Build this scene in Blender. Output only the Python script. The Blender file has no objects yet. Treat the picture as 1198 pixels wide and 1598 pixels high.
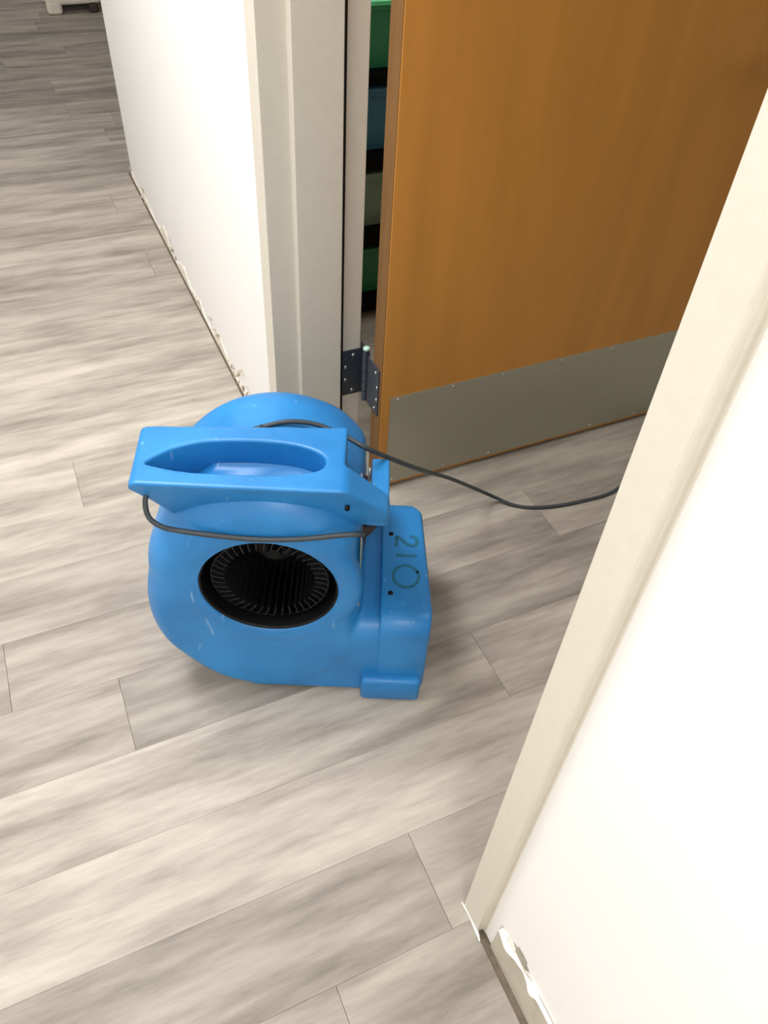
import bpy, bmesh, math, random
from mathutils import Vector, Matrix, noise
C = bpy.context.scene.collection
SC = bpy.context.scene

# ------------------------------------------------------------------ camera
cam_data = bpy.data.cameras.new('camera')
cam = bpy.data.objects.new('camera', cam_data); C.objects.link(cam)
cam_data.sensor_fit = 'VERTICAL'; cam_data.sensor_height = 24.0
cam_data.lens = 24.0 * 1220.0 / 1598.0
cam_data.clip_start = 0.02
rx, rl, yw = math.radians(44.055), math.radians(4.107), math.radians(-27.071)
cam.matrix_world = Matrix.Translation((0, 0, 1.35)) @ Matrix.Rotation(yw, 4, 'Z') @ Matrix.Rotation(rx, 4, 'X') @ Matrix.Rotation(rl, 4, 'Z')
SC.camera = cam

# ------------------------------------------------------------------ world, lamps, exposure
w = bpy.data.worlds.new('world'); SC.world = w; w.use_nodes = True
w.node_tree.nodes['Background'].inputs[0].default_value = (1.0, 0.98, 0.95, 1)
w.node_tree.nodes['Background'].inputs[1].default_value = 0.3
def area(name, loc, sx, sy, power, col=(0.985, 0.99, 1.0)):
    l = bpy.data.lights.new(name, 'AREA'); l.shape = 'RECTANGLE'; l.size = sx; l.size_y = sy
    l.energy = power; l.color = col
    o = bpy.data.objects.new(name, l); C.objects.link(o); o.location = loc; return o
area('hall_ceiling_lamp', (-0.35, 1.5, 2.57), 0.6, 1.2, 37)
area('hall_ceiling_lamp', (-0.35, 5.2, 2.57), 0.6, 1.2, 9)
area('hall_ceiling_lamp', (-0.35, -1.2, 2.57), 0.6, 1.2, 21)
area('room_fill_light', (2.2, 0.2, 2.57), 1.2, 0.6, 8, (0.97, 1.0, 0.97))  # added fill without a fixture, for ambient spill on the doorway side
area('room_fill_light', (2.3, 2.0, 2.57), 1.2, 0.6, 16, (0.97, 1.0, 0.97))  # added fill without a fixture, brightens the shelves and totes behind the door
SC.view_settings.view_transform = 'Standard'; SC.view_settings.look = 'None'
SC.view_settings.exposure = 0.62; SC.view_settings.gamma = 1.0
SC.view_settings.use_curve_mapping = False

# ------------------------------------------------------------------ helpers
def lin(c):
    return tuple(((v/255)/12.92 if v/255 <= .04045 else ((v/255+.055)/1.055)**2.4) for v in c) + (1,)
def nt(name):
    m = bpy.data.materials.new(name); m.use_nodes = True
    t = m.node_tree; b = t.nodes['Principled BSDF']; return m, t, b
def mat(name, rgb, rough=.5, metal=0, bump=0, scale=200, var=0, coat=0, stretch=(1,1,1), spec=None):
    m, t, b = nt(name)
    b.inputs['Base Color'].default_value = lin(rgb); b.inputs['Roughness'].default_value = rough
    b.inputs['Metallic'].default_value = metal; b.inputs['Coat Weight'].default_value = coat
    if spec is not None: b.inputs['Specular IOR Level'].default_value = spec
    g = t.nodes.new('ShaderNodeNewGeometry'); mp = t.nodes.new('ShaderNodeMapping'); mp.inputs['Scale'].default_value = stretch
    t.links.new(g.outputs['Position'], mp.inputs['Vector'])
    n = t.nodes.new('ShaderNodeTexNoise'); n.inputs['Scale'].default_value = scale; n.inputs['Detail'].default_value = 4
    t.links.new(mp.outputs[0], n.inputs['Vector'])
    if bump:
        bp = t.nodes.new('ShaderNodeBump'); bp.inputs['Strength'].default_value = bump; bp.inputs['Distance'].default_value = .001
        t.links.new(n.outputs[0], bp.inputs['Height']); t.links.new(bp.outputs[0], b.inputs['Normal'])
    if var:
        r = t.nodes.new('ShaderNodeValToRGB'); c = lin(rgb)
        r.color_ramp.elements[0].position = .3; r.color_ramp.elements[1].position = .7
        r.color_ramp.elements[0].color = tuple(v*(1-var) for v in c[:3]) + (1,)
        r.color_ramp.elements[1].color = tuple(min(1, v*(1+var)) for v in c[:3]) + (1,)
        t.links.new(n.outputs[0], r.inputs[0]); t.links.new(r.outputs[0], b.inputs['Base Color'])
    return m

def plank_material():
    m, t, b = nt('grey_oak_vinyl')
    N = t.nodes.new; L = t.links.new
    g = N('ShaderNodeNewGeometry'); oi = N('ShaderNodeObjectInfo')
    off = N('ShaderNodeVectorMath'); off.operation = 'MULTIPLY_ADD'
    comb = N('ShaderNodeCombineXYZ'); L(oi.outputs['Random'], comb.inputs[0]); L(oi.outputs['Random'], comb.inputs[1])
    L(comb.outputs[0], off.inputs[0]); off.inputs[1].default_value = (37, 53, 0); L(g.outputs['Position'], off.inputs[2])
    def nz(scale, st, detail, rough=.5):
        mp = N('ShaderNodeMapping'); mp.inputs['Scale'].default_value = st; L(off.outputs[0], mp.inputs['Vector'])
        n = N('ShaderNodeTexNoise'); n.inputs['Scale'].default_value = scale; n.inputs['Detail'].default_value = detail; n.inputs['Roughness'].default_value = rough
        L(mp.outputs[0], n.inputs['Vector']); return n
    big = nz(1.0, (2.4, 15, 1), 3, .55)      # broad streaks along the plank
    mid = nz(1.0, (9, 60, 1), 4, .6)         # grain
    fine = nz(1.0, (40, 420, 1), 2)
    r = N('ShaderNodeValToRGB'); e = r.color_ramp.elements
    e[0].position = .32; e[0].color = lin((126, 118, 107)); e[1].position = .68; e[1].color = lin((198, 189, 176))
    x = e.new(.5); x.color = lin((168, 159, 148))
    def mixf(a, bsock, f):
        k = N('ShaderNodeMix'); k.data_type = 'FLOAT'; k.inputs[0].default_value = f; L(a, k.inputs[2]); L(bsock, k.inputs[3]); return k.outputs[0]
    v = mixf(big.outputs[0], mid.outputs[0], .3); v = mixf(v, fine.outputs[0], .08)
    # whole-plank tone
    ma = N('ShaderNodeMath'); ma.operation = 'MULTIPLY_ADD'; L(oi.outputs['Random'], ma.inputs[0]); ma.inputs[1].default_value = .10; ma.inputs[2].default_value = -.05
    ad = N('ShaderNodeMath'); ad.operation = 'ADD'; L(v, ad.inputs[0]); L(ma.outputs[0], ad.inputs[1])
    ml = N('ShaderNodeMix'); ml.data_type = 'RGBA'; ml.blend_type = 'MULTIPLY'; ml.inputs[0].default_value = 1
    L(ad.outputs[0], r.inputs[0]); L(r.outputs[0], ml.inputs[6]); L(oi.outputs['Color'], ml.inputs[7])
    L(ml.outputs[2], b.inputs['Base Color'])
    b.inputs['Roughness'].default_value = .55; b.inputs['Specular IOR Level'].default_value = .4
    bp = N('ShaderNodeBump'); bp.inputs['Strength'].default_value = .25; bp.inputs['Distance'].default_value = .0008
    L(fine.outputs[0], bp.inputs['Height']); L(bp.outputs[0], b.inputs['Normal'])
    return m
def plastic_material():
    m, t, b = nt('blue_moulded_plastic'); N = t.nodes.new; L = t.links.new
    tc = N('ShaderNodeTexCoord')
    n1 = N('ShaderNodeTexNoise'); n1.inputs['Scale'].default_value = 7; n1.inputs['Detail'].default_value = 5; L(tc.outputs['Object'], n1.inputs['Vector'])
    r = N('ShaderNodeValToRGB'); e = r.color_ramp.elements
    e[0].position = .3; e[0].color = lin((28, 112, 176)); e[1].position = .7; e[1].color = lin((44, 136, 202)); L(n1.outputs[0], r.inputs[0])
    # pale scuffs, short strokes
    mp = N('ShaderNodeMapping'); mp.inputs['Scale'].default_value = (70, 45, 12); mp.inputs['Rotation'].default_value = (.3, .2, .25); L(tc.outputs['Object'], mp.inputs['Vector'])
    n2 = N('ShaderNodeTexNoise'); n2.inputs['Scale'].default_value = 1.0; n2.inputs['Detail'].default_value = 2; L(mp.outputs[0], n2.inputs['Vector'])
    r2 = N('ShaderNodeValToRGB'); r2.color_ramp.elements[0].position = .70; r2.color_ramp.elements[1].position = .80; L(n2.outputs[0], r2.inputs[0])
    ms = N('ShaderNodeMath'); ms.operation = 'MULTIPLY'; L(r2.outputs[0], ms.inputs[0]); ms.inputs[1].default_value = .55
    mx = N('ShaderNodeMix'); mx.data_type = 'RGBA'; L(ms.outputs[0], mx.inputs[0]); L(r.outputs[0], mx.inputs[6]); mx.inputs[7].default_value = lin((170, 205, 225))
    L(mx.outputs[2], b.inputs['Base Color']); b.inputs['Roughness'].default_value = .38
    n3 = N('ShaderNodeTexNoise'); n3.inputs['Scale'].default_value = 260; L(tc.outputs['Object'], n3.inputs['Vector'])
    bp = N('ShaderNodeBump'); bp.inputs['Strength'].default_value = .08; bp.inputs['Distance'].default_value = .001; L(n3.outputs[0], bp.inputs['Height']); L(bp.outputs[0], b.inputs['Normal'])
    return m

M = dict(
    plank=plank_material(), blue=plastic_material(),
    subfloor=mat('dark_subfloor', (112, 100, 84), .9, bump=.5, scale=80, var=.2),
    wall=mat('white_wall_paint', (244, 242, 239), .6, bump=.15, scale=350),
    ceiling=mat('ceiling_tile', (235, 232, 225), .8, bump=.4, scale=120),
    frame=mat('beige_frame_enamel', (214, 207, 192), .38, bump=.05, scale=60, var=.02),
    residue=mat('old_adhesive', (196, 184, 166), .9, bump=1.0, scale=90, var=.35),
    paper=mat('torn_wall_paper', (228, 220, 206), .8, bump=.6, scale=140, var=.1),
    cove=mat('beige_cove_base', (196, 188, 172), .45, bump=.1, scale=60, var=.05),
    caulk=mat('white_caulk', (250, 246, 236), .3, bump=.2, scale=60),
    grime=mat('dark_grime', (158, 150, 136), .8, bump=.5, scale=80, var=.3),
    door=mat('orange_maple_veneer', (190, 128, 52), .40, bump=.06, scale=1.0, var=.09, stretch=(16, 16, 1.6)),
    doorcore=mat('door_edge_wood', (118, 82, 40), .55, bump=.2, scale=1.0, var=.12, stretch=(120, 120, 8)),
    steel=mat('brushed_steel', (178, 176, 160), .42, metal=.85, bump=.1, scale=1.0, stretch=(6, 6, 900), var=.05),
    hinge=mat('blued_hinge_steel', (84, 92, 104), .42, metal=.7, bump=.1, scale=300, var=.15),
    screw=mat('bright_screw_steel', (205, 205, 200), .25, metal=.9, bump=.05, scale=500),
    pincap=mat('pale_pin_cap', (190, 225, 205), .3, metal=.3, bump=.05, scale=300),
    black=mat('black_plastic', (6, 6, 8), .5, bump=.1, scale=300, spec=.25),
    blade=mat('dark_fan_blade', (34, 34, 36), .3, metal=.2, bump=.05, scale=300),
    cord=mat('dark_rubber_cord', (52, 58, 62), .5, bump=.2, scale=300, var=.15),
    panel=mat('brown_black_panel', (38, 28, 26), .5, bump=.3, scale=200, var=.3),
    knob=mat('cream_knob', (225, 215, 200), .35, bump=.05, scale=300),
    marker=mat('faded_green_marker', (22, 100, 128), .5, var=.2, scale=120),
    nozzlein=mat('nozzle_interior', (22, 90, 140), .5, bump=.05, scale=200),
    shelf=mat('black_shelf_steel', (5, 5, 6), .7, bump=.1, scale=200, spec=.1),
    mint=mat('mint_tote_lid', (96, 226, 162), .35, bump=.05, scale=100),
    green=mat('green_tote', (52, 140, 104), .4, bump=.05, scale=100, var=.05),
    teal=mat('blue_tote', (56, 112, 138), .4, bump=.05, scale=100, var=.05),
    sage=mat('sage_tote', (112, 134, 112), .4, bump=.05, scale=100, var=.05),
    dkgreen=mat('dark_green_tote', (40, 108, 68), .4, bump=.05, scale=100, var=.05),
    offwhite=mat('offwhite_enamel', (232, 224, 208), .4, bump=.05, scale=100, var=.03),
    caster=mat('dark_caster_rubber', (60, 52, 44), .6, bump=.1, scale=100),
)

def mesh_obj(name, bm, m, parent=None, smooth=False, color=None):
    me = bpy.data.meshes.new(name); bmesh.ops.recalc_face_normals(bm, faces=bm.faces); bm.to_mesh(me); bm.free()
    if smooth:
        for p in me.polygons: p.use_smooth = True
    me.materials.append(m)
    o = bpy.data.objects.new(name, me); C.objects.link(o)
    if parent: o.parent = parent
    return o
def tag(o, label=None, cat=None, group=None, kind=None):
    if label: o['label'] = label
    if cat: o['category'] = cat
    if group: o['group'] = group
    if kind: o['kind'] = kind
    return o
def empty(name, loc=(0, 0, 0), rz=0):
    o = bpy.data.objects.new(name, None); o.empty_display_size = .05; C.objects.link(o); o.location = loc; o.rotation_euler = (0, 0, rz); return o
def box(bm, x0, x1, y0, y1, z0, z1, bevel=0, seg=2):
    r = bmesh.ops.create_cube(bm, size=1)
    for v in r['verts']:
        v.co = Vector(((x0+x1)/2 + v.co.x*(x1-x0), (y0+y1)/2 + v.co.y*(y1-y0), (z0+z1)/2 + v.co.z*(z1-z0)))
    if bevel:
        es = list({e for v in r['verts'] for e in v.link_edges})
        bmesh.ops.bevel(bm, geom=es, offset=bevel, segments=seg, profile=.5, affect='EDGES')
def B(*a, **k):
    bm = bmesh.new(); box(bm, *a, **k); return bm
def prism(bm, pts, a0, a1, axis='z'):
    """extrude a 2D outline; axis z: pts (x,y); axis y: pts (x,z); axis x: pts (y,z)"""
    def P(p, a): return {'z': (p[0], p[1], a), 'y': (p[0], a, p[1]), 'x': (a, p[0], p[1])}[axis]
    v0 = [bm.verts.new(P(p, a0)) for p in pts]; v1 = [bm.verts.new(P(p, a1)) for p in pts]
    n = len(pts)
    bm.faces.new(v0); bm.faces.new(v1[::-1])
    for i in range(n): bm.faces.new((v0[i], v1[i], v1[(i+1) % n], v0[(i+1) % n]))
def catmull(pts, n=8):
    P = [Vector(p) for p in pts]; P = [2*P[0]-P[1]] + P + [2*P[-1]-P[-2]]; out = []
    for i in range(1, len(P)-2):
        a, b, c, d = P[i-1:i+3]
        for k in range(n):
            t = k/n
            out.append(.5*((2*b) + (c-a)*t + (2*a-5*b+4*c-d)*t*t + (3*b-a-3*c+d)*t**3))
    out.append(P[-2]); return out
def tube(bm, pts, r, seg=8, n=8, rad=None):
    P = catmull(pts, n); rings = []; up = Vector((0, 0, 1))
    for i, p in enumerate(P):
        t = (P[min(i+1, len(P)-1)] - P[max(i-1, 0)]).normalized()
        a = t.cross(up)
        if a.length < .1: a = t.cross(Vector((1, 0, 0)))
        a.normalize(); b = t.cross(a).normalized()
        rr = r if rad is None else rad(i/(len(P)-1))
        rings.append([bm.verts.new(p + a*rr*math.cos(k*2*math.pi/seg) + b*rr*math.sin(k*2*math.pi/seg)) for k in range(seg)])
    for i in range(len(rings)-1):
        for k in range(seg): bm.faces.new((rings[i][k], rings[i][(k+1) % seg], rings[i+1][(k+1) % seg], rings[i+1][k]))
    bm.faces.new(rings[0]); bm.faces.new(rings[-1][::-1])
def cyl(bm, c, r, h, axis='z', seg=24, r2=None):
    rot = {'z': Matrix(), 'y': Matrix.Rotation(math.pi/2, 4, 'X'), 'x': Matrix.Rotation(math.pi/2, 4, 'Y')}[axis]
    bmesh.ops.create_cone(bm, cap_ends=True, segments=seg, radius1=r, radius2=r if r2 is None else r2, depth=h, matrix=Matrix.Translation(c) @ rot)
def loft(bm, rings, cap=True):
    R = [[bm.verts.new(p) for p in ring] for ring in rings]; n = len(R[0])
    for i in range(len(R)-1):
        for k in range(n): bm.faces.new((R[i][k], R[i][(k+1) % n], R[i+1][(k+1) % n], R[i+1][k]))
    if cap: bm.faces.new(R[0]); bm.faces.new(R[-1][::-1])
def bake(o):
    """apply an object's modifiers"""
    dg = bpy.context.evaluated_depsgraph_get(); dg.update()
    me = bpy.data.meshes.new_from_object(o.evaluated_get(dg)); o.modifiers.clear(); o.data = me
    for p in me.polygons: p.use_smooth = True
    return o
def cut(o, bms):
    tmp = []
    for b in bms:
        c = mesh_obj('cutter', b, M['blue']); tmp.append(c)
        md = o.modifiers.new('cut', 'BOOLEAN'); md.operation = 'DIFFERENCE'; md.object = c; md.solver = 'EXACT'
    return tmp
def fuse(o, voxel, smooth, tmp):
    md = o.modifiers.new('r', 'REMESH'); md.mode = 'VOXEL'; md.voxel_size = voxel; md.use_smooth_shade = True
    s = o.modifiers.new('s', 'SMOOTH'); s.iterations = smooth; s.factor = .5
    bake(o)
    for c in tmp: bpy.data.objects.remove(c)

# ------------------------------------------------------------------ floor: subfloor slab and planks
floor = mesh_obj('floor', B(-1.3, 5.0, -2.2, 8.2, -.06, -.005), M['subfloor'])
tag(floor, 'grey-beige oak-look plank floor running from hallway into room', 'floor', kind='structure')
PW = .165; Y0 = .281
rnd = random.Random(11)
plank_n = 0; plank_meshes = {}
def plank(x0, x1, y0, y1, tone):
    global plank_n
    x0 += .0004; x1 -= .0004; y0 += .0001; y1 -= .0001
    L = round(x1-x0, 4); key = (L, round(y1-y0, 4))
    if key in plank_meshes: o = bpy.data.objects.new('plank', plank_meshes[key]); C.objects.link(o); o.parent = floor
    else:
        bm = bmesh.new(); h = .0035; e = .0003
        pts = [(0, -.005), (y1-y0, -.005), (y1-y0, -e), (y1-y0-e, 0), (e, 0), (0, -e)]
        prism(bm, pts, 0, x1-x0, 'x')
        o = mesh_obj('plank', bm, M['plank'], floor); plank_meshes[key] = o.data
    o.location = (x0, y0, 0); o.color = (tone, tone*.995, tone*.985, 1); plank_n += 1
known = {0: .319, 13: .335, 3: -.075, 7: -.058, -1: .12, 1: .82, 2: .62, 4: .95}
for j in range(-14, 37):
    y = Y0 + j*PW
    first = known.get(j, rnd.uniform(-1, 1.0))
    segs = []
    xmax = 4.18 if j <= 16 else 1.7
    x = first - math.ceil((first+1.2)/1.22)*1.22
    while x < xmax: segs.append((x, x+1.22)); x += 1.22
    for a, b in segs:
        tone = rnd.choice([.80, .88, .93, .97, 1.0, 1.04])
        a = max(a, -1.25); b = min(b, xmax)
        if b-a < .03: continue
        if j < 0:                       # flooring stops short of the wall right of the doorway
            for (p, q) in ((a, min(b, .352)), (max(a, .50), b)):
                if q-p > .03: plank(p, q, y, y+PW, tone)
        elif j > 6 and j <= 17:
            for (p, q) in ((a, min(b, .411)), (max(a, .59), b)):
                if q-p > .03: plank(p, q, y, y+PW, tone)
        else: plank(a, b, y, y+PW, tone)

# ------------------------------------------------------------------ walls, ceiling
def struct(name, bm, m, label, cat='wall'):
    return tag(mesh_obj(name, bm, m), label, cat, kind='structure')
WH = 2.62
bm = bmesh.new(); box(bm, .419, .598, 1.41, 3.21, 0, WH, .004)
wall_left = struct('wall_left', bm, M['wall'], 'bright white wall left of the wooden door, ending at an outside corner')
wall_right = struct('wall_right', B(.365, .598, -2.2, .283, 0, WH), M['wall'], 'white wall in the right foreground, right of the doorway')
struct('wall_header', B(.419, .598, .283, 1.41, 2.13, WH), M['wall'], 'white wall above the doorway')
struct('wall_opposite', B(-1.35, -1.25, -2.2, 8.2, 0, WH), M['wall'], 'white wall on the far side of the hallway')
struct('wall_far', B(-1.35, 5.0, 8.1, 8.2, 0, WH), M['wall'], 'white wall at the far end of the hallway')
struct('wall_back', B(-1.35, 5.0, -2.3, -2.2, 0, WH), M['wall'], 'white wall behind the viewer')
struct('wall_room_side', B(.598, 4.2, 3.1, 3.21, 0, WH), M['wall'], 'white wall behind the black shelving in the room')
struct('wall_room_end', B(4.2, 4.3, -2.2, 3.21, 0, WH), M['wall'], 'white end wall of the room behind the door')
struct('wall_cross_hall', B(5.0, 5.1, -2.2, 8.2, 0, WH), M['wall'], 'white wall ending the side corridor')
struct('ceiling', B(-1.35, 5.1, -2.3, 8.2, WH, WH+.08), M['ceiling'], 'white ceiling over hallway and room', 'ceiling')

# worn strip where the baseboard was pulled off the left wall
def ragged(y0, y1, x, h0, h1, th, seed, step=.012, gap=0):
    bm = bmesh.new(); r = random.Random(seed); ys = []; y = y0
    while y < y1: ys.append(y); y += step*r.uniform(.5, 1.5)
    ys.append(y1)
    vb = []; vt = []; wb = []; wt = []
    for y in ys:
        h = h0 + (h1-h0)*max(0, noise.noise(Vector((y*7, seed, 0))) + .35*r.random())
        t = th*r.uniform(.5, 1.5)
        vb.append(bm.verts.new((x, y, 0))); vt.append(bm.verts.new((x, y, h)))
        wb.append(bm.verts.new((x-th, y, 0))); wt.append(bm.verts.new((x-t, y+r.uniform(-.004, .004), max(.002, h-r.uniform(0, .006)))))
    for i in range(len(ys)-1):
        bm.faces.new((wb[i], wb[i+1], wt[i+1], wt[i])); bm.faces.new((wt[i], wt[i+1], vt[i+1], vt[i]))
        bm.faces.new((vb[i], vt[i], vt[i+1], vb[i+1])); bm.faces.new((wb[i], vb[i], vb[i+1], wb[i+1]))
    bm.faces.new((wb[0], wt[0], vt[0], vb[0])); bm.faces.new((wb[-1], vb[-1], vt[-1], wt[-1]))
    return bm
o = mesh_obj('torn_base_edge', ragged(1.45, 3.2, .4195, .012, .075, .003, 5), M['paper'], wall_left); o['label'] = 'ragged torn paper edge along the bottom of the white wall'
bm = bmesh.new(); r = random.Random(3)
for yc, n_, hh in ((3.17, 10, .05), (2.98, 8, .09), (2.52, 16, .10), (2.2, 8, .03), (2.0, 16, .08), (1.80, 14, .06), (1.62, 18, .09), (1.55, 12, .10), (1.69, 12, .13)):
    for k in range(n_//2):
        y = yc + r.uniform(-.06, .06); z = r.uniform(.002, hh*.7); s = r.uniform(.008, .02)
        v = [bm.verts.new((.4165 - r.uniform(0, .006), y + r.uniform(-s, s), max(.001, z + r.uniform(-s, s)))) for _ in range(3)] + [bm.verts.new((.420, y, z))]
        bm.faces.new(v[:3]); bm.faces.new((v[0], v[1], v[3])); bm.faces.new((v[1], v[2], v[3])); bm.faces.new((v[2], v[0], v[3]))
o = tag(mesh_obj('adhesive_flakes', bm, M['residue'], wall_left), 'brownish flakes of old adhesive at the foot of the wall', kind='stuff')

# ------------------------------------------------------------------ door frame (two jambs)
def frame_side(name, s, yf, label):
    """hollow metal frame side; s=+1: opening lies toward -y of it (left jamb); yf = y of the opening-side edge of the face"""
    X0 = .409 if s > 0 else .352
    off = X0 - .409
    # outline in (x, d) where d is distance into the wall from the soffit line
    pts = [(X0, 0), (X0, .055 if s > 0 else .043), (X0+.012, .055 if s > 0 else .043), (X0+.012, .05), (.612, .05), (.612, 0), (.559, 0), (.559, -.015), (.464+off, -.015), (.464+off, 0)]
    bm = bmesh.new(); prism(bm, [(x, yf + s*d) for x, d in pts], 0, 2.13, 'z')
    es = [e for e in bm.edges if abs(e.verts[0].co.z-e.verts[1].co.z) > 1]
    bmesh.ops.bevel(bm, geom=es, offset=.0018, segments=2, profile=.5, affect='EDGES')
    return struct(name, bm, M['frame'], label, 'door frame')
trim1 = frame_side('trim_1', 1, 1.375, 'beige metal door frame jamb that carries the hinge')
trim2 = frame_side('trim_2', -1, .305, 'beige metal door frame jamb slanting across the right foreground')
# thin shadow joint of the stop, put in as a black strip
o = mesh_obj('shadow_strip', B(.5588, .5640, 1.3615, 1.376, 0, 2.12), M['black'], trim1); o['label'] = 'thin black strip standing in for the shadow joint in the rebate'
bm = bmesh.new()
tube(bm, [(.351, .31, .003), (.3535, .285, .004), (.352, .262, .004), (.350, .247, .003)], .0022, rad=lambda t: .0005+.0026*math.sin(math.pi*min(1, t*.9+.05)))
o = mesh_obj('caulk_line', bm, M['caulk'], trim2, True); o['label'] = 'white caulk line at the foot of the frame'

# ------------------------------------------------------------------ base of right wall
base = struct('baseboard_right', ragged(-1.2, .236, .366, .106, .112, .0035, 9, .02), M['cove'], 'low beige base strip along the foot of the right foreground wall', 'baseboard')
bm = bmesh.new()
tube(bm, [(.3625, .232, .092), (.361, .205, .098), (.3605, .185, .106), (.3605, .165, .108), (.3605, .14, .11), (.3605, .1, .1125), (.361, -.1, .112), (.361, -1.0, .112)], .003,
     rad=lambda t: .0032 + .0045*math.exp(-((t-.14)/.09)**2) - .0022*math.exp(-((t-.40)/.06)**2) + .005*math.exp(-((t-.56)/.05)**2))
o = mesh_obj('caulk_line', bm, M['caulk'], base, True); o['label'] = 'lumpy glossy white caulk bead on top of the base strip'
bm = bmesh.new()
bmesh.ops.create_icosphere(bm, subdivisions=4, radius=.014)
for v in bm.verts:
    n_ = 1 + .9*noise.noise(v.co*110 + Vector((3, 1, 7))); v.co = Vector((v.co.x*.09*n_ + .3645, v.co.y*n_*1.1 + .184, v.co.z*n_*.85 + .119))
o = mesh_obj('chipped_patch', bm, M['grime'], base, True); o['label'] = 'dark chipped patch at the end of the caulk bead'
bm = bmesh.new(); r = random.Random(6)
for k in range(4):
    bmesh.ops.create_icosphere(bm, subdivisions=2, radius=r.uniform(.008, .012), matrix=Matrix.Translation((.3635, .222 - k*.007, .098 - .002*k)) @ Matrix.Diagonal((.35, 1, 1, 1)))
o = mesh_obj('caulk_blob', bm, M['caulk'], base, True); o['label'] = 'smeared white caulk blob at the corner of the frame'

# ------------------------------------------------------------------ wooden door
door = tag(empty('door_1', (.605, 1.235, 0)), 'orange-brown wooden door standing open into the room with a metal kick plate', 'door', kind='structure')
def dpart(name, bm, m, lab=None, parent=None, smooth=False):
    o = mesh_obj(name, bm, m, parent or door, smooth)
    if parent is None: o.data.transform(Matrix.Translation((-.605, -1.235, 0)))
    if lab: o['label'] = lab
    return o
dpart('door_slab', B(.605, 1.53, 1.235, 1.283, .012, 2.08, .0015), M['door'])
dpart('door_edge', B(.6035, .606, 1.2365, 1.2815, .0125, 2.079), M['doorcore'], 'darker edge strip of the door')
kp = dpart('kick_plate', B(.627, 1.508, 1.2335, 1.2365, .020, .281, .0006), M['steel'], 'dull brushed steel kick plate')
for x in (.645, .785, .918, 1.08, 1.231, 1.378, 1.49):
    for z in (.273, .028):
        bm = bmesh.new(); cyl(bm, (x-.605, -.0018, z), .0035, .0012, 'y', 12); mesh_obj('screw', bm, M['screw'], kp, True)
hg = dpart('hinge_leaf', B(.5645, .6185, 1.3715, 1.3755, .205, .328, .0008), M['hinge'], 'dark steel hinge leaf screwed to the frame')
hd = dpart('hinge_leaf', B(.6005, .604, 1.246, 1.306, .228, .352, .0008), M['hinge'], 'dark steel hinge leaf screwed to the door edge')
for (x, z) in ((.594, .315), (.575, .285), (.575, .250), (.592, .218)):
    bm = bmesh.new(); cyl(bm, (x-.605, 1.371-1.235, z), .0045, .002, 'y', 12); mesh_obj('screw', bm, M['screw'], hg, True)
for (y, z) in ((1.262, .338), (1.252, .305), (1.252, .272), (1.262, .242)):
    bm = bmesh.new(); cyl(bm, (-.0052, y-1.235, z), .0045, .002, 'x', 12); mesh_obj('screw', bm, M['screw'], hd, True)
bm = bmesh.new()
for k in range(5): cyl(bm, (.607, 1.329, .217+.0135+k*.0272), .0085, .0262, 'z', 20)
kn = dpart('hinge_knuckle', bm, M['hinge'], 'dark hinge barrel of five knuckles', smooth=False)
box(bm := bmesh.new(),   .6135, .6165, 1.329, 1.3755, .217, .345); dpart('hinge_arm', bm, M['hinge'])
bm = bmesh.new(); bmesh.ops.create_uvsphere(bm, u_segments=16, v_segments=8, radius=.0085, matrix=Matrix.Translation((.607-.605, 1.329-1.235, .356)) @ Matrix.Diagonal((1, 1, .7, 1)))
o = mesh_obj('pin_cap', bm, M['pincap'], kn, True); o['label'] = 'pale shiny cap on the hinge pin'
bm = bmesh.new(); cyl(bm, (1.46, 1.21, 1.0), .026, .012, 'y', 24); cyl(bm, (1.46, 1.185, 1.0), .009, .06, 'y'); box(bm, 1.35, 1.47, 1.15, 1.165, .99, 1.01, .004)
dpart('door_handle', bm, M['steel'])

# ------------------------------------------------------------------ shelving with totes seen through the gap
shx, shy = .70, 1.95
sh = tag(empty('shelving_unit', (shx, shy, 0)), 'black metal shelving unit seen through the gap beside the door', 'shelf')
for z0, z1 in ((0.0, .075), (.244, .290), (.463, .505), (.680, .706)):
    mesh_obj('shelf_board', B(0, .9, 0, .45, max(z0, .03), z1, .002), M['shelf'], sh)
for x in (0, .875):
    for y in (0, .425): mesh_obj('post', B(x, x+.025, y, y+.025, 0, 1.15, .001), M['shelf'], sh)
def tote(z, h, m, lidm, label, lid=True):
    t = tag(empty('storage_tote', (shx+.45, shy+.22, z)), label, 'storage tote', 'totes on the black shelving')
    bm = bmesh.new(); rings = []
    def rr(hx, hy, zz, rad=.03, n=5):
        out = []
        for cx, cy, a0 in ((hx-rad, hy-rad, 0), (-hx+rad, hy-rad, 90), (-hx+rad, -hy+rad, 180), (hx-rad, -hy+rad, 270)):
            for k in range(n): a = math.radians(a0 + 90*k/(n-1)); out.append((cx+rad*math.cos(a), cy+rad*math.sin(a), zz))
        return out
    loft(bm, [rr(.36, .18, .0), rr(.375, .20, h*.86), rr(.385, .208, h*.86), rr(.385, .208, h*.93)])
    mesh_obj('tote_body', bm, m, t)
    bm = bmesh.new(); loft(bm, [rr(.390, .213, h*.93), rr(.390, .213, h*.985), rr(.37, .195, h)])
    mesh_obj('tote_lid', bm, lidm, t)
    return t
tote(.706, .155, M['green'], M['mint'], 'green storage tote with a bright mint lid, on the top shelf')
tote(.505, .165, M['teal'], M['teal'], 'blue-teal storage tote on the shelf below the mint-lidded one')
tote(.290, .165, M['sage'], M['sage'], 'grey-green storage tote on the middle shelf')
tote(.075, .160, M['dkgreen'], M['dkgreen'], 'dark green storage tote on the lowest shelf')

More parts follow.
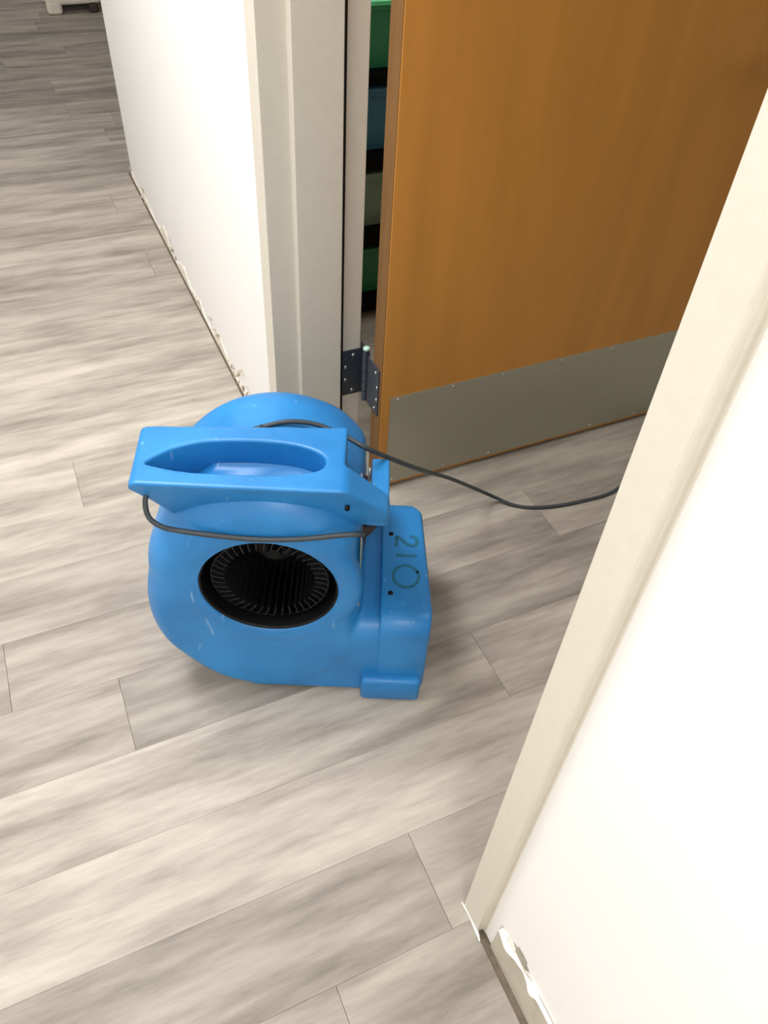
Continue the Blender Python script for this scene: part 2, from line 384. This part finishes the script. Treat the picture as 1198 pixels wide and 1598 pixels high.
# ------------------------------------------------------------------ white cart at the far end of the hall
ct = tag(empty('white_cart', (.57, 5.49, 0)), 'off-white low cart with stubby feet at the far end of the hallway floor', 'cart')
bm = bmesh.new(); box(bm, -.155, .15, .0, .34, .046, .42, .02, 3); mesh_obj('cabinet_body', bm, M['offwhite'], ct)
mesh_obj('cart_top', B(-.165, .16, -.01, .35, .42, .44, .006), M['offwhite'], ct)
for k, (x, y) in enumerate(((-.11, .035), (.10, .035), (-.11, .30), (.10, .30))):
    bm = bmesh.new()
    if x < 0: box(bm, x-.045, x+.04, y-.035, y+.035, 0, .075, .018, 3); mesh_obj('foot', bm, M['offwhite'], ct)
    else: box(bm, x-.022, x+.03, y-.03, y+.03, 0, .07, .012, 3); o = mesh_obj('foot', bm, M['caster'], ct); o['label'] = 'dark rubber foot'

# ------------------------------------------------------------------ the blower  (local x = outlet direction, y = away from the viewer, z up)
bl = tag(empty('carpet_blower', (.4575, .6834, 0), math.radians(-25)), 'scuffed blue plastic carpet-drying blower with a moulded handle and a round black inlet', 'blower')
CU, CZ, TW = -.28, .305, .31
tab = [(-90, .305), (-60, .25), (-30, .18), (-10, .156), (8, .155), (25, .169), (43, .200), (60, .208), (90, .210), (135, .206), (180, .211), (225, .278), (255, .304), (270, .305)]
def Rr(a):
    for (a0, r0), (a1, r1) in zip(tab, tab[1:]):
        if a0 <= a <= a1:
            t = (a-a0)/(a1-a0); t = t*t*(3-2*t)*.4 + t*.6; return r0 + (r1-r0)*t
    return tab[-1][1]
def ring(off, wv):
    out = []
    for k in range(120):
        a = -90 + 3*k; rr = Rr(a) - off*(1 - .75*max(0, min(1, (a-190)/60)) if a > 190 else (1 - .75*max(0, min(1, (-15-a)/40)) if a < -15 else 1))
        out.append((CU + rr*math.cos(math.radians(a)), wv, CZ + rr*math.sin(math.radians(a))))
    return out
bm = bmesh.new(); rd = .058; rings = [ring(.09, 0)]
for k in range(9):
    a = math.pi/2*k/8; rings.append(ring(rd*(1-math.sin(a)), rd*(1-math.cos(a))))
for k in range(9):
    a = math.pi/2*k/8; rings.append(ring(rd*(1-math.cos(a)), TW - rd*(1-math.sin(a))))
rings.append(ring(.09, TW)); loft(bm, rings)
# duct toward the outlet
def rrect(u, w0, w1, z0, z1, rad, n=6, tilt=None, rb=None):
    out = []; rt = rad; rb = rb or rad
    for cw, cz, a0, rad in ((w1-rt, z1-rt, 0, rt), (w0+rt, z1-rt, 90, rt), (w0+rb, z0+rb, 180, rb), (w1-rb, z0+rb, 270, rb)):
        for k in range(n):
            a = math.radians(a0+90*k/(n-1)); wv = cw+rad*math.cos(a); zz = cz+rad*math.sin(a)
            uu = u + (tilt(wv, zz) if tilt else 0); out.append((uu, wv, zz))
    return out
loft(bm, [rrect(-.33, .002, TW-.002, .0, .16, .04, rb=.012), rrect(-.24, .002, TW-.002, .0, .205, .04, rb=.012), rrect(-.05, .002, TW-.002, .0, .208, .036, rb=.012)])
# soft swell around the inlet
sw = []
for k in range(13):
    a = math.pi*k/12
    sw.append([(CU + (.135 + .022*math.cos(a))*math.cos(t*math.pi/30), .012 - .014*math.sin(a), CZ + .004 + (.135 + .022*math.cos(a))*math.sin(t*math.pi/30)) for t in range(60)])
sw.append([(p[0], .03, p[2]) for p in sw[-1]]); sw.insert(0, [(p[0], .03, p[2]) for p in sw[0]])
sw.append(sw[0]); loft(bm, sw, cap=False)
hs = mesh_obj('housing', bm, M['blue'], None)
IR = .117
c1 = bmesh.new(); cyl(c1, (CU, .06, CZ+.005), IR, .16, 'y', 64)
c2 = bmesh.new(); cyl(c2, (CU, -.001, CZ+.005), IR+.0135, .024, 'y', 64, r2=IR-.002)
bmesh.ops.rotate(c2, verts=c2.verts, cent=(CU, -.001, CZ+.005), matrix=Matrix.Rotation(0, 3, 'X'))
# remesh union first, then cut
md = hs.modifiers.new('r', 'REMESH'); md.mode = 'VOXEL'; md.voxel_size = .0038
s = hs.modifiers.new('s', 'SMOOTH'); s.iterations = 14; s.factor = .5
bake(hs)
lens = [(-.462, .050), (-.43, .082), (-.40, .098), (-.368, .108), (-.30, .113), (-.24, .108), (-.20, .092), (-.188, .072), (-.20, .052), (-.25, .040), (-.32, .036), (-.40, .037)]
lens = [(p.x, p.y) for p in catmull([(a, b, 0) for a, b in lens + [lens[0]]], 5)][:-1]
k6 = bmesh.new(); prism(k6, lens,   .492, .60, 'z')            # finger room under the grip
hk = mesh_obj('cutter', k6, M['blue'])
md = hs.modifiers.new('k', 'BOOLEAN'); md.operation = 'DIFFERENCE'; md.object = hk; md.solver = 'EXACT'; bake(hs)
bpy.data.objects.remove(hk)
tmp = cut(hs, [c1]); bake(hs)
for c in tmp: bpy.data.objects.remove(c)
hs.parent = bl
for p in hs.data.polygons: p.use_smooth = True

# outlet nozzle: slightly proud sleeve with a bowed open mouth
def bow(wv, zz): return -.0035 - 2.7*max(0, abs(wv-.13)-.09)**2 - 1.2*max(0, wv-.22)**2
bm = bmesh.new()
W0, W1, NT = -.002, .320, .223
S = [rrect(-.0895, W0+.004, W1-.004, .002, NT-.006, .036), rrect(-.0885, W0+.0015, W1-.0015, 0, NT-.001, .038), rrect(-.085, W0, W1, 0, NT, .038),
     rrect(-.04, W0, W1, 0, NT, .038, tilt=lambda a, b: bow(a, b)*.5), rrect(0.002, W0, W1, 0, NT, .038, tilt=bow), rrect(.0065, W0+.003, W1-.003, .003, NT-.003, .036, tilt=bow),
     rrect(.0085, W0+.008, W1-.008, .008, NT-.008, .032, tilt=bow), rrect(.006, W0+.014, W1-.014, .014, NT-.014, .028, tilt=bow), rrect(-.03, W0+.018, W1-.018, .018, NT-.018, .026), rrect(-.085, W0+.018, W1-.018, .018, NT-.018, .026)]
loft(bm, S); nz = mesh_obj('outlet_nozzle', bm, M['blue'], bl, True)
mesh_obj('outlet_shade_sheet', B(-.056, -.051, .02, TW-.02, .02, NT-.02), M['black'], nz)['label'] = 'black sheet standing in for the dark inside of the air outlet'  # black sheet closes the mouth to paint the shade inside it
for wv in (.072, .218):
    bm = bmesh.new(); cyl(bm, (-.0715, wv, NT+.0004), .0048, .002, 'z', 12); mesh_obj('screw', bm, M['black'], nz, True)
# foot lug at the near lower edge, and its twin on the far side
for s_, w_ in ((-1, W0), (1, W1)):
    a, b = sorted((w_ + s_*.016, w_ - s_*.02))
    bm = bmesh.new(); box(bm, -.118, -.004, a, b, 0, .066, .009, 3); lg = mesh_obj('foot_lug', bm, M['blue'], bl, True)
    f = w_ + s_*.0165; a, b = sorted((f, w_))
    bm = bmesh.new(); box(bm, -.108, -.012, a, b, .010, .052, .003, 2); mesh_obj('foot_pad', bm, M['blue'], lg, True)

# hand-written number on the nozzle top
bm = bmesh.new(); mz = NT + .0006
def stroke(pts, wd=.0032):
    P = catmull([(p[0], p[1], mz) for p in pts], 8)
    L = []; R = []
    for i, p in enumerate(P):
        t = (P[min(i+1, len(P)-1)] - P[max(i-1, 0)]).normalized(); n = Vector((-t.y, t.x, 0))*wd
        L.append(bm.verts.new(p+n)); R.append(bm.verts.new(p-n))
    for i in range(len(P)-1): bm.faces.new((L[i], L[i+1], R[i+1], R[i]))
# reading direction is toward the viewer (-y), letter tops toward the outlet (+x)
stroke([(-.034, .214), (-.024, .210), (-.021, .199), (-.027, .189), (-.040, .193), (-.052, .205), (-.060, .211), (-.061, .200), (-.061, .186)], .0036)
stroke([(-.022, .165), (-.042, .163), (-.062, .165)], .0036)
stroke([(-.043+.024*math.cos(a), .113+.026*math.sin(a)) for a in [math.radians(20+ i*24) for i in range(15)]], .0030)
stroke([(-.043+.024*math.cos(a), .113+.026*math.sin(a)) for a in [math.radians(-4+i*12) for i in range(4)]], .0026)
ext = bmesh.ops.extrude_face_region(bm, geom=bm.faces[:]); bmesh.ops.translate(bm, verts=[v for v in ext['geom'] if isinstance(v, bmesh.types.BMVert)], vec=(0, 0, -.0008))
mesh_obj('marker_number', bm, M['marker'], nz)['label'] = 'faded dark green hand-written 210'

# moulded handle block
bm = bmesh.new()
prof = [(-.478, .523), (-.474, .535), (-.466, .540), (-.158, .540), (-.150, .536), (-.089, .482), (-.086, .474), (-.086, .448), (-.092, .443), (-.127, .430), (-.15, .405), (-.20, .38), (-.38, .38), (-.410, .405), (-.4285, .441), (-.452, .485)]
hw0, hw1 = .006, .157
v0 = [bm.verts.new((p[0], hw0 + max(0, .53-p[1])*.38, p[1])) for p in prof]; v1 = [bm.verts.new((p[0] + (.0 if p[0] > -.4 else -.010), hw1 - (.02 if p[0] < -.40 else 0), p[1])) for p in prof]
bm.faces.new(v0); bm.faces.new(v1[::-1])
for i in range(len(prof)): bm.faces.new((v0[i], v1[i], v1[(i+1) % len(prof)], v0[(i+1) % len(prof)]))
bmesh.ops.recalc_face_normals(bm, faces=bm.faces)
box(bm, -.121, -.0865, .04, .176, .432, .470)      # right-hand rim
hd_ = mesh_obj('handle', bm, M['blue'])
md = hd_.modifiers.new('r', 'REMESH'); md.mode = 'VOXEL'; md.voxel_size = .003
bake(hd_)
k1 = bmesh.new(); prism(k1, lens, .36, .60, 'z')
k2 = B(-.158, -.1165, .066, .30, .412, .62)        # pocket that holds the control panel
k4 = B(-.125, -.08, .066, .30, .4585, .62)         # rim is lower than the handle
k3 = B(-.36, -.165, .146, .2, .30, .524)           # finger gap behind the grip
for k_ in (k2, k4, k3, k1):
    tmp = cut(hd_, [k_]); bake(hd_); n_v = len(hd_.data.vertices); print('handle verts', n_v)
    for c in tmp: bpy.data.objects.remove(c)
md = hd_.modifiers.new('r', 'REMESH'); md.mode = 'VOXEL'; md.voxel_size = .0026
s = hd_.modifiers.new('s', 'SMOOTH'); s.iterations = 7; s.factor = .5
bake(hd_); hd_.parent = bl
bm = bmesh.new(); cyl(bm, (-.152, .0200, .497), .0040, .012, 'y', 12); mesh_obj('bolt_hole', bm, M['black'], hd_, True)

# control panel in the pocket
cp = mesh_obj('control_panel', B(-.157, -.122, .075, .166, .395, .428, .003), M['panel'], bl); cp['label'] = 'dark brown control panel tucked behind the handle'
for k in range(5): mesh_obj('vent_rib', B(-.152+.0, -.127, .084+k*.012, .088+k*.012, .427, .4305), M['black'], cp)
bm = bmesh.new(); cyl(bm, (-.139, .150, .434), .0075, .014, 'z', 16); mesh_obj('switch_knob', bm, M['knob'], cp, True)['label'] = 'small cream switch knob'
bm = bmesh.new(); cyl(bm, (-.120, .15, .424), .003, .07, 'z', 10); mesh_obj('support_rod', bm, M['steel'], cp, True)
bm = bmesh.new(); prism(bm, [(-.150, .40), (-.104, .40), (-.112, .385), (-.121, .375), (-.126, .30), (-.150, .28)], .07, .15, 'y')  # dark wedge shaped to paint the shaded slot between housing and nozzle
mesh_obj('slot_shade_wedge', bm, M['panel'], bl)['label'] = 'dark wedge standing in for the shadowed slot below the control panel'
# side plate at the step between housing and nozzle
mesh_obj('edge_plate', B(-.130, -.1275, .026, .10, .24, .42, .0008), M['steel'], bl)['label'] = 'thin grey metal edge plate beside the inlet housing'

# inlet: throat, wheel with blades
bm = bmesh.new(); n = 64; R_ = []
for (rr, wv) in ((IR+.002, .005), (IR-.0015, .003), (IR-.004, .008), (IR-.004, .139), (IR+.002, .139)):
    R_.append([(CU+rr*math.cos(2*math.pi*k/n), wv, CZ+.005+rr*math.sin(2*math.pi*k/n)) for k in range(n)])
R_.append(R_[0]); loft(bm, R_, cap=False)
mesh_obj('inlet_ring', bm, M['black'], bl, True)['label'] = 'black inlet throat ring'
wh = bpy.data.objects.new('fan_wheel', None)
bm = bmesh.new(); cyl(bm, (0, 0, 0), .108, .004, 'y', 48); cyl(bm, (0, -.02, 0), .03, .04, 'y', 24, r2=.03); cyl(bm, (0, -.045, 0), .012, .02, 'y', 16)
n = 48; R_ = [[(rr*math.cos(2*math.pi*k/n), wv, rr*math.sin(2*math.pi*k/n)) for k in range(n)] for rr, wv in ((.1000, -.108), (.1000, -.111), (.0975, -.111), (.0975, -.108))]
R_.append(R_[0]); loft(bm, R_, cap=False)
wh = mesh_obj('fan_wheel', bm, M['black'], bl, False); wh.location = (CU, .132, CZ+.005); wh['label'] = 'black squirrel-cage fan wheel inside the inlet'
bm = bmesh.new(); prism(bm, [(.076, 0), (.083, .0012), (.091, .0035), (.099, .0075), (.100, .0062), (.092, .0023), (.084, -.0002), (.077, -.0014)], -.112, -.002, 'z')
bmesh.ops.transform(bm, matrix=Matrix.Rotation(-math.pi/2, 4, 'X') @ Matrix.Identity(4), verts=bm.verts)
# prism ran along z, now turned so it runs along y
for v in bm.verts: v.co.y = -abs(v.co.y)
b0 = mesh_obj('fan_blade', bm, M['blade'], wh)
for k in range(1, 42):
    c = bpy.data.objects.new('fan_blade', b0.data); C.objects.link(c); c.parent = wh; c.rotation_euler = (0, 2*math.pi*k/42, 0)

# power cord: wrapped under the handle and trailing over the floor through the doorway
O = Vector((.4575, .6834, 0)); cu, su = math.cos(math.radians(-25)), math.sin(math.radians(-25))
def loc(x, y, z):
    d = Vector((x, y, z)) - O; return (d.x*cu + d.y*su, -d.x*su + d.y*cu, z)
bm = bmesh.new(); cr = .0042
wrap = [(-.135, .030, .425), (-.127, .004, .452), (-.150, -.004, .460), (-.22, -.0065, .448), (-.29, -.007, .443), (-.36, -.005, .446), (-.41, -.004, .452), (-.434, -.006, .462), (-.452, .000, .476), (-.456, .015, .500), (-.448, .04, .507), (-.44, .09, .49), (-.42, .14, .47), (-.38, .165, .485), (-.33, .172, .505), (-.30, .176, .515)]
tube(bm, wrap, cr, 10, 6)
mesh_obj('power_cord', bm, M['cord'], bl, True)['label'] = 'dark cord wound around the neck of the handle'
tail = [(-.30, .176, .515), (-.26, .186, .520), (-.22, .190, .516), (-.185, .184, .508), (-.155, .174, .500), (-.12, .160, .490)]
flo = [loc(0.5282, 0.9150, 0.3800), loc(0.6659, 1.0146, 0.2200), loc(0.7876, 1.0801, 0.0850), loc(0.8581, 1.0928, 0.0200), loc(0.8959, 1.0659, 0.0048), loc(0.9359, 1.0412, 0.0045), loc(.999, 1.023, .0045), loc(1.068, 1.015, .0045), loc(1.144, 1.012, .0045), loc(1.257, 1.031, .0045), loc(1.45, .99, .0045), loc(1.75, .80, .0045)]
bm = bmesh.new(); tube(bm, tail + flo, cr, 10, 8)
mesh_obj('power_cord', bm, M['cord'], bl, True)['label'] = 'dark power cord trailing over the floor through the doorway'
